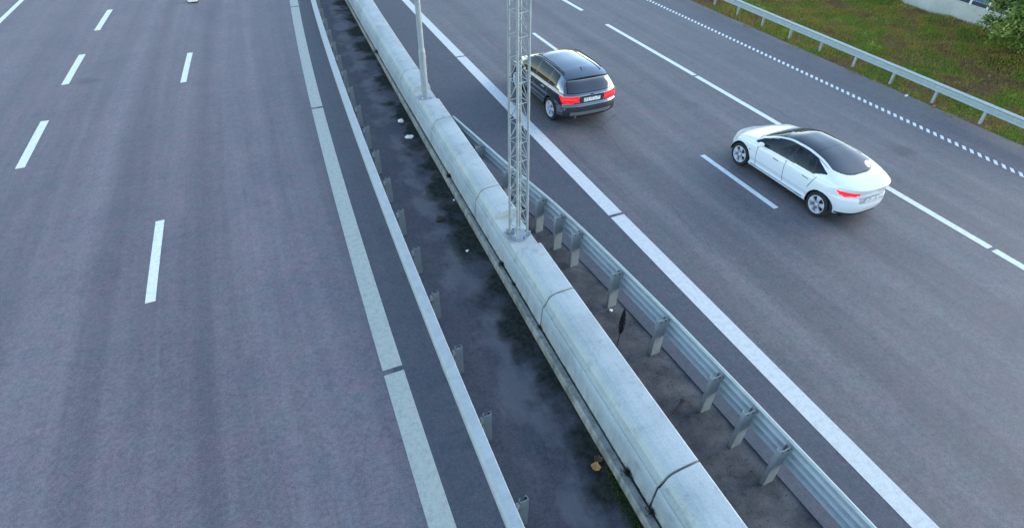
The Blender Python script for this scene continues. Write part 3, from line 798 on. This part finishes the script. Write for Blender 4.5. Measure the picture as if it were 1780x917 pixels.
        # mirror
        bm = MB(); rows = []
        for i in range(9):
            t_ = math.pi*i/8; rows.append([(2.91-L/2+.085*math.sin(t_)*math.cos(p)-.0, s*(.985-.115*math.cos(t_)), .985+.065*math.sin(t_)*math.sin(p)) for p in [2*math.pi*j/12 for j in range(12)]])
        bm.grid(rows, closed=True)
        bm.build('wing_mirror', M['white_paint'], root, smooth='full')
    mb = MB(); 
    for xw in (S['xr'], S['xf']):
        q = wheel_well(root, xw-L/2, S['rw'], .915, L); i = len(mb.v); mb.v += q.v; mb.f += [tuple(k+i for k in f_) for f_ in q.f]; mb.mi += q.mi
    mb.box((0, 0, .24), (L-.5, 1.2, .06)).build('underbody', M['under'], root)
    for xw in (S['xr'], S['xf']):
        for s in (1, -1): wheel(root, xw-L/2, s*(.925-.125), S['rw'], .235, s)
    MB().box((.002-L/2, 0, .735), (.03, .50, .11), ry=R(-8)).build('licence_plate', M['plate'], root)
    interior(root, S, .48)
    return root
sedan()

def suv():
    root = tag(empty('suv', (9.47, 16.78, 0), R(90)), 'dark SUV with red brake lights driving beyond the lattice mast', 'car')
    root.scale = (1.07, 1.11, 1.03)
    L = 4.144
    S = dict(L=L, Wd=.91, xr=.90, xf=3.343, rw=.355, seatx=.10,
        W=[(0.000, 0.865), (0.300, 0.9), (0.800, 0.915), (1.300, 0.912), (2.290, 0.908), (3.190, 0.915), (3.640, 0.89), (3.910, 0.85), (4.144, 0.76)],
        zb=[(0.000, 0.34), (0.400, 0.28), (1.000, 0.25), (3.190, 0.25), (3.910, 0.28), (4.144, 0.33)],
        zs=[(0.000, 1.08), (0.600, 1.07), (1.570, 1.03), (2.470, 1), (3.100, 0.98), (3.640, 0.93), (3.955, 0.86), (4.144, 0.76)],
        zt=[(0.000, 1.43), (0.250, 1.49), (0.800, 1.57), (1.480, 1.6), (2.020, 1.595), (2.380, 1.555), (2.695, 1.42), (2.965, 1.22), (3.190, 1.09), (3.550, 1.04), (3.910, 0.96), (4.144, 0.85)],
        sidez=[0, .06, .15, .25, .42, .62, .80, .93, 1.], sidey=[.10, .02, .004, .012, .014, .0, .006, .02, .05], tumble=.42, kr=.86, crown=2.3,
        rear_prof=[(.3, .10), (.42, .02), (.55, .0), (.72, .0), (.76, .045), (1.0, .06), (1.08, .11), (1.40, .38), (1.47, .37), (1.5, .36)],
        front_prof=[(.3, .10), (.42, .02), (.6, .0), (.8, .03), (.95, .10)], xbr=1.5, xbf=.8, ar=.20, af=.24)
    def classify(x, y, z, rg, pa, cap, xu, w_):
        names = ['body', 'panel_gap', 'windscreen', 'rear_window', 'side_window', 'window_trim', 'tail_light', 'headlight', 'lower_cladding', 'skid_plate', 'spoiler', 'grille', 'lamp_core']
        c = np.zeros(len(x), int); top, q2 = rg == 3, rg == 2
        c[(rg == 0)] = 8
        side = (rg == 1) & (z > .40)
        for xd in (2.875, 2.0): c[side & (np.abs(x-xd-.08*(z-.6)) < .009)] = 1
        c[side & (np.abs(x-(1.22-.30*(z-.65))) < .010) & (z > .62)] = 1
        c[(rg == 1) & (z < .42) & (cap == 0)] = 8
        for xw in (.90, 3.343): c[(rg == 1) & (np.hypot(x-xw, z-.36) < .455)] = 8
        lo = np.interp(x, [.55, .9, 2.83, 3.1], [.40, .10, .08, .2]); hi = np.interp(x, [.55, .75, 2.47, 2.92, 3.1], [.6, .90, .93, .88, .4])
        def dlo(m): return q2 & (cap == 0) & (xu > .52-m) & (x < 2.974+m) & (pa > lo-m*1.5) & (pa < hi+m*1.2)
        c[dlo(.03)] = 5
        c[dlo(0) & (np.abs(x-1.993) > .035) & (np.abs(x-1.16) > .03)] = 4
        c[top & (pa > .05) & (x > 2.308) & (x < 3.028-.16*(1-pa)**2) & (cap == 0)] = 5
        c[top & (pa > .09) & (x > 2.353) & (x < 2.983-.16*(1-pa)**2) & (cap == 0)] = 2
        wz = .72-.30*np.clip(z-1.06, 0, 1)
        c[(cap == 1) & (z > 1.075) & (z < 1.455) & (y < wz+.03)] = 5
        c[(cap == 1) & (z > 1.10) & (z < 1.41) & (y < wz)] = 3
        c[(cap == 1) & (z > 1.43)] = 10
        c[top & (cap == 0) & (xu < .07)] = 10
        c[((cap == 1) | ((x < .52) & (cap == 0))) & (rg <= 1) & (z > .80+.03*np.clip((.7-y)/.3, 0, 1)) & (z < .99+.03*(y-.6)) & (y > .43-.5*np.abs(z-.9)) & (x < .42-(1.02-z)*.9)] = 6
        c[(c == 6) & (np.abs(z-(.875+.05*np.sin((y-.3)*3.0))) < .026) & (y > .44) & (x < .25)] = 12
        c[(cap == 1) & (z < .60)] = 8
        c[((cap == 1)) & (z > .42) & (z < .53) & (y < .66)] = 9
        c[(cap == 1) & (np.abs(z-.775) < .008) & (y < .62)] = 1
        c[(rg == 1) & (x > 3.658) & (z > .74) & (z < .86) & (y > .42) & (cap != 1)] = 7
        c[(cap == 2) & (z > .5) & (z < .76) & (y < .42)] = 11
        return names, c
    S['classify'] = classify
    V, parts, f = build_car(S, root)
    b = parts['body']; g_ = parts['panel_gap']; q = np.vstack([b, g_]); mi = np.concatenate([np.zeros(len(b), int), np.ones(len(g_), int)])
    mesh_part('body', V, q, [M['black_paint'], M['seam']], root, mi=mi)
    mm = dict(windscreen=M['glass'], rear_window=M['glass_roof'], window_trim=M['trim'], lower_cladding=M['cladding'], skid_plate=M['skid'], spoiler=M['trim'], grille=M['cladding'])
    for nm, m_ in mm.items(): mesh_part(nm, V, parts[nm], m_, root)
    for s in (1, -1):
        qs = parts['side_window']; xc = V[qs].mean(1)[:, 0]+L/2
        for a_, b_ in ((1.993, 4), (1.16, 1.993), (0, 1.16)):
            sel = qs[(xc > a_) & (xc <= b_)]
            if len(sel): mesh_part('side_window', V, sel, M['glass_dark'], root, (s,))
        mesh_part('headlight', V, parts['headlight'], M['lamp_clear'], root, (s,))
        t = mesh_part('tail_light', V, parts['tail_light'], M['lamp_red'], root, (s,))
        mesh_part('lens', V, parts['lamp_core'], M['lamp_core'], t, (s,))
        for xd in (1.40, 2.27): MB().box((xd-L/2, s*.918, .90), (.20, .03, .03)).build('door_handle', M['black_paint'], root, bevel=.008)
        # roof rail following the roof
        mb = MB(); pts = []
        for xr in np.linspace(.70, 2.33, 14):
            pts.append(Vector((xr-L/2, s*.60, float(interp(S['zt'])(np.array([xr]))[0])-.022)))
        for a_, b_ in zip(pts, pts[1:]): mb.tube(a_, b_, .019, n=8)
        mb.build('roof_rail', M['trim'], root, smooth='full')
        bm = MB(); rows = []
        for i in range(9):
            t_ = math.pi*i/8; rows.append([(2.758-L/2+.10*math.sin(t_)*math.cos(p), s*(1.0-.12*math.cos(t_)), 1.06+.085*math.sin(t_)*math.sin(p)) for p in [2*math.pi*j/12 for j in range(12)]])
        bm.grid(rows, closed=True); bm.build('wing_mirror', M['black_paint'], root, smooth='full')
    mb = MB()
    for xw in (S['xr'], S['xf']):
        q = wheel_well(root, xw-L/2, S['rw'], .905, L); i = len(mb.v); mb.v += q.v; mb.f += [tuple(k+i for k in f_) for f_ in q.f]; mb.mi += q.mi
    mb.box((0, 0, .28), (L-.5, 1.2, .06)).build('underbody', M['under'], root)
    for xw in (S['xr'], S['xf']):
        for s in (1, -1): wheel(root, xw-L/2, s*(.915-.125), S['rw'], .235, s)
    p = MB().box((.045-L/2, 0, .885), (.02, .52, .112), ry=R(-5)).build('licence_plate', M['plate'], root)
    MB().lathe([(0, 0), (.045, 0), (.045, .012), (0, .012)], (0, 0, 0), 'Z', 20).build('emblem', M['chrome'], root).matrix_local = Matrix.Translation((.055-L/2, 0, 1.02)) @ Matrix.Rotation(R(-90), 4, 'Y')
    MB().grid([[(.62-L/2, -.02, 1.555), (.62-L/2, .02, 1.555)], [(.70-L/2, -.006, 1.64), (.70-L/2, .006, 1.64)], [(.86-L/2, -.02, 1.575), (.86-L/2, .02, 1.575)]]).build('antenna', M['black_paint'], root)
    for y in (-.5, .5): MB().tube((.06-L/2, y, .36), (.30-L/2, y, .36), .035, n=12).build('exhaust_tip', M['chrome'], root)
    interior(root, S, .55)
    return root
suv()

# ------------------------------------------------------------------ noise wall behind the verge
def noise_wall():
    root = tag(empty('noise_wall', (31.5, 18, 0)), 'low pale concrete wall topped by glazed panels between white posts, behind the verge', 'wall')
    ysw = np.arange(-2, 40, 1.)
    inv = Matrix.Translation((-31.5, -18, 0))
    def add(o): o.matrix_parent_inverse = inv; return o
    rows = [[(float(WALLX(y)), y, -.3), (float(WALLX(y)), y, .80), (float(WALLX(y))+.25, y, .80), (float(WALLX(y))+.25, y, -.3)] for y in ysw]
    add(MB().grid(rows).build('wall_base', M['wall'], root, bevel=.01))
    M['post_white'] = mat('white_post_paint', (.75, .78, .8), .5)
    M['panel_frame'] = mat('dark_frame', (.03, .04, .06), .4)
    sp = .88; y = -.42
    while y < 38:
        x = float(WALLX(y))+.12
        add(MB().box((x, y, 1.72), (.10, .10, 1.84)).build('post', M['post_white'], root, bevel=.006))
        y2 = y+sp; x2 = float(WALLX(y2))+.12; ang = math.atan2(y2-y, x2-x)-math.pi/2
        add(MB().box(((x+x2)/2, (y+y2)/2, .90), (.05, sp-.12, .16), ang).box(((x+x2)/2, (y+y2)/2, 2.6), (.05, sp-.12, .06), ang).build('panel_frame', M['panel_frame'], root))
        add(MB().box(((x+x2)/2, (y+y2)/2, 1.775), (.02, sp-.12, 1.58), ang).build('glass_panel', M['glass_wall'], root))
        y = y2
noise_wall()
# ground beyond the wall
def beyond():
    m = mat('paving_grey', (.30, .33, .36), .5)
    rows = [[(float(WALLX(y))+.3, y, -.02), (float(WALLX(y))+40, y, -.02)] for y in np.arange(-30, 61, 3.)]
    tag(MB().grid([r[::-1] for r in rows]).build('yard', m), kind='structure')
beyond()

# ------------------------------------------------------------------ tree at the right edge
def leaf_mat():
    m = mat('leaves', rough=.6, spec=.3); n = N(m)
    a = n.noise(sc=1.6, det=3); b = n.noise(sc=11, det=2)
    base = n.ramp(a, [(.35, (.04, .085, .014)), (.5, (.11, .18, .03)), (.64, (.30, .34, .09))])
    base = n.mix(base, n.ramp(b, [(.3, .6), (.7, 1.5)]), .8, 'MULTIPLY'); n.col(base); return m
M['leaf'] = leaf_mat(); M['bark'] = mat('bark', (.09, .07, .05), .9)
def tree():
    x0, y0 = 28.7, 12.2
    root = tag(empty('tree', (x0, y0, 0)), 'leafy green tree hanging over the pale wall at the right edge', 'tree')
    rr = random.Random(5)
    mb = MB().tube((0, 0, -.2), (.1, 0, 1.6), .14, .10, 10).tube((.1, 0, 1.6), (.2, .1, 3.2), .10, .05, 8)
    tips = []
    for k in range(34):
        a = rr.uniform(0, 2*math.pi); z = rr.uniform(.6, 3.3); p = Vector((.1, 0, z)); l = rr.uniform(1.6, 3.2)*(1-.16*abs(z-1.8))
        q = p+Vector((math.cos(a)*l, math.sin(a)*l, rr.uniform(-.1, .7))); mb.tube(p, q, .032, .010, 5); tips += [p.lerp(q, t) for t in (.45, .65, .85, 1., 1.1)]
    mb.build('trunk', M['bark'], root, smooth='full')
    cs = []
    for t in tips:
        for _ in range(4): cs.append(t+Vector((rr.gauss(0, .22), rr.gauss(0, .22), rr.gauss(0, .18))))
    cs = np.array([tuple(c) for c in cs]); n = 60000; idx = rng.integers(0, len(cs), n)
    P = cs[idx]+rng.normal(0, .13, (n, 3)); P[:, 2] = np.maximum(P[:, 2], .25)
    nrm = rng.normal(0, 1, (n, 3)); nrm[:, 2] = np.abs(nrm[:, 2])+.3; nrm /= np.linalg.norm(nrm, axis=1)[:, None]
    t1 = np.cross(nrm, rng.normal(0, 1, (n, 3))); t1 /= np.linalg.norm(t1, axis=1)[:, None]; t2 = np.cross(nrm, t1)
    s = rng.uniform(.045, .085, n)[:, None]
    Vv = np.stack([P-t1*s, P+t2*s*.6, P+t1*s, P-t2*s*.6], 1).reshape(-1, 3)
    me = bpy.data.meshes.new('crown'); me.vertices.add(4*n); me.loops.add(4*n); me.polygons.add(n); me.vertices.foreach_set('co', Vv.ravel()); me.loops.foreach_set('vertex_index', np.arange(4*n))
    me.polygons.foreach_set('loop_start', np.arange(0, 4*n, 4)); me.polygons.foreach_set('loop_total', np.full(n, 4)); me.update(); me.materials.append(M['leaf'])
    o = bpy.data.objects.new('crown', me); C.objects.link(o); o.parent = root
tree()

# ------------------------------------------------------------------ small things
def tuft(name, x, y, z, n, r, h, m, label, cat, group=None, parent=None):
    a = rng.uniform(0, 2*np.pi, n); d = np.abs(rng.normal(0, r, n))
    o = blades(name, d*np.cos(a), d*np.sin(a), np.zeros(n), rng.uniform(.4, 1, n)*h, rng.uniform(.004, .010, n)*1.3, m, 1.0)
    o.location = (x, y, z); tag(o, label, cat, group); return o
M['weed'] = mat('dark_weed', (.030, .042, .026), .8); M['weed_dry'] = mat('dry_weed', (.035, .022, .014), .9); M['moss'] = mat('moss', (.045, .075, .012), .95)
bx = lambda y: float(Bb(y))
for (y, n_, r_, h_, lab) in [(9.05, 120, .05, .13, 'dark weed in the barrier crack by the foot of the lattice mast'), (8.35, 45, .03, .09, 'small weed in the barrier crack just nearer than the mast weed'),
        (6.98, 60, .035, .08, 'weed at the barrier joint just nearer than the mast'), (3.62, 150, .05, .13, 'bushy dark weed in the barrier crack next to the orange leaf'),
        (2.95, 120, .045, .13, 'dark weed at the foot of the barrier joint at the bottom edge'), (13.1, 130, .05, .12, 'reddish dry weed in the barrier crack halfway between lamp post and mast'),
        (23.2, 110, .06, .15, 'dark weed in the barrier crack farther away than the lamp post')]:
    tuft('weed', bx(y)-.025, y, .18, n_, r_, h_, M['weed_dry'] if 'reddish' in lab else M['weed'], lab, 'weed', 'weeds in the barrier crack')
# mixed small growth in the whole crack: one uncountable mass
n = 3800; ys = np.where(rng.uniform(0, 1, n) < .6, rng.uniform(1.5, 9, n), rng.uniform(9, 30, n)); dens = np.sin(ys*2.3)+np.sin(ys*5.7+1)+np.sin(ys*.9); kp = dens > rng.uniform(-1, 2.2, n); ys = ys[kp]
tag(blades('crack_moss', Bb(ys)-.012+rng.normal(0, .008, len(ys)), ys, np.full(len(ys), .17), rng.uniform(.015, .05, len(ys)), rng.uniform(.004, .010, len(ys)), M['weed'], .8), 'dark moss and grit filling the crack along the barrier plinth', 'moss', kind='stuff')
n = 2600; ys = rng.uniform(2.2, 3.95, n); xs = Pl(ys)-np.abs(rng.normal(0, .11, n)); kp = (Pl(ys)-xs) < .26*np.clip((4.1-ys)/1., .2, 1.); xs, ys = xs[kp], ys[kp]
tag(blades('moss_patch', xs, ys, np.full(len(xs), .0), rng.uniform(.01, .035, len(xs)), rng.uniform(.006, .014, len(xs)), M['moss'], 1.), 'green moss on dirt at the plinth foot near the orange leaf', 'moss', kind='stuff')

def leaf_curl(name, x, y, z, s, m, label, cat, rz=0):
    mb = MB(); nseg = 6; rows = []
    for i in range(nseg+1):
        t = i/nseg; wd = s*.5*math.sin(math.pi*min(.97, t*.9+.08))**.7; zz = s*.22*(2*t-1)**2
        rows.append([(-s/2+s*t, -wd*(1+.25*math.sin(i*2.2)), zz+s*.14), (-s/2+s*t, 0, zz), (-s/2+s*t, wd*(1+.2*math.cos(i*1.7)), zz+s*.16)])
    o = mb.grid(rows).build(name, m, recalc=False); o.location = (x, y, z); o.rotation_euler = (0, 0, rz)
    sdm = o.modifiers.new('thick', 'SOLIDIFY'); sdm.thickness = .004; tag(o, label, cat); return o
M['leaf_orange'] = mat('autumn_leaf', (.48, .22, .06), .6); M['litter'] = mat('white_litter', (.78, .76, .72), .6); M['litter_dark'] = mat('dark_clod', (.02, .022, .02), .9); M['leaf_brown'] = mat('brown_leaf', (.10, .05, .025), .8)
leaf_curl('fallen_leaf', 3.395, 3.99, .006, .155, M['leaf_orange'], 'curled orange autumn leaf beside the plinth on the median', 'leaf', .9)
leaf_curl('fallen_leaf', 3.50, 4.10, .006, .14, M['leaf_brown'], 'brown leaf tucked between the orange leaf and the plinth', 'leaf', 2.2)
def crumple(name, x, y, z, s, m, label, cat='litter', flat=.5, seed=1):
    bm = bmesh.new(); bmesh.ops.create_icosphere(bm, subdivisions=2, radius=s/2); r_ = random.Random(seed)
    for v in bm.verts: v.co *= r_.uniform(.65, 1.25); v.co.z *= flat
    me = bpy.data.meshes.new(name); bm.to_mesh(me); bm.free(); me.materials.append(m); o = bpy.data.objects.new(name, me); o.location = (x, y, z+s*flat*.42); C.objects.link(o); tag(o, label, cat); return o
crumple('paper_scrap', 3.93, 17.2, 0, .20, M['litter'], 'pale scrap in the dark dirt by the plinth, nearest the lamp post', seed=2)
crumple('paper_scrap', 3.88, 16.05, 0, .24, M['litter'], 'larger flat pale scrap just this side of the scrap nearest the lamp post', flat=.3, seed=3)
crumple('paper_scrap', 3.50, 10.05, 0, .075, M['litter'], 'tiny white scrap on dark dirt left of the mast foot', seed=4)
crumple('paper_scrap', 3.95, 12.2, .0, .06, M['litter'], 'tiny pale scrap by the plinth below the reddish weed', seed=9)
crumple('paper_scrap', 5.55, 7.0, -.02, .075, M['litter'], 'white scrap at the foot of a guardrail post, above the dark plant', seed=5)
crumple('dirt_clod', 3.33, 11.5, 0, .26, M['litter_dark'], 'dark clump lying on the median left of the barrier', 'clod', .35, 6)
crumple('paper_scrap', 21.2, 12.16, .0, .13, M['litter'], 'round white scrap at the edge of the grass verge', flat=.7, seed=7)
crumple('orange_scrap', 21.28, 11.15, .02, .12, mat('orange_litter', (.5, .12, .06), .6), 'faded orange scrap at the edge of the grass verge', 'litter', .35, 8)
crumple('paper_scrap', 25.7, 12.1, .08, .10, M['litter'], 'pale scrap lying in the grass behind the outer guardrail', seed=12)
o = MB().box((0, 0, 0), (.42, .022, .022)).box((.16, .03, .0), (.12, .014, .014), R(25)).build('stick', M['weed_dry']); o.location = (5.36, 4.42, .0); o.rotation_euler = (0, R(3), R(22)); tag(o, 'thin dark stick on the dirt between barrier and guardrail', 'stick')
# dark dead flower spike
def spike():
    root = tag(empty('dead_plant', (5.10, 6.06, -.03)), 'dark dead flower spike standing between barrier and guardrail', 'plant')
    MB().tube((0, 0, 0), (.03, .0, 1.0), .010, .006, 6).build('stem', M['weed_dry'], root)
    n = 900; t = rng.uniform(0, 1, n); z = .42+.62*t; r = .055*np.sin(np.pi*np.clip(t*.9+.1, 0, 1))**.7*rng.uniform(.3, 1, n); a = rng.uniform(0, 2*np.pi, n)
    o = blades('seed_head', .02+r*np.cos(a), r*np.sin(a), z, rng.uniform(.02, .05, n), rng.uniform(.006, .012, n), mat('seed_head_brown', (.012, .010, .010), .9), .5); o.parent = root
spike()
# box at the far end of the left carriageway
o = MB().box((0, 0, .19), (.44, .35, .30)).build('box', M['litter'], bevel=.03); o.location = (-1.86, 34.05, 0); tag(o, 'small white box with dark base on the left carriageway at the top edge', 'box')
q = MB().box((0, 0, .02), (.46, .37, .04)).build('base', M['litter_dark'], o)
# loose grit on the ditch strip
n = 2600; ys = rng.uniform(1, 11, n); xs = Br(ys)+.05+rng.uniform(0, 1, n)*(RR(ys)-Br(ys)); 
tag(blades('grit', xs, ys, np.full(n, -.02), rng.uniform(.006, .018, n), rng.uniform(.006, .016, n), mat('grit', (.07, .065, .06), .9), 1.5), 'loose grit and dead leaves between barrier and guardrail', 'grit', kind='stuff')
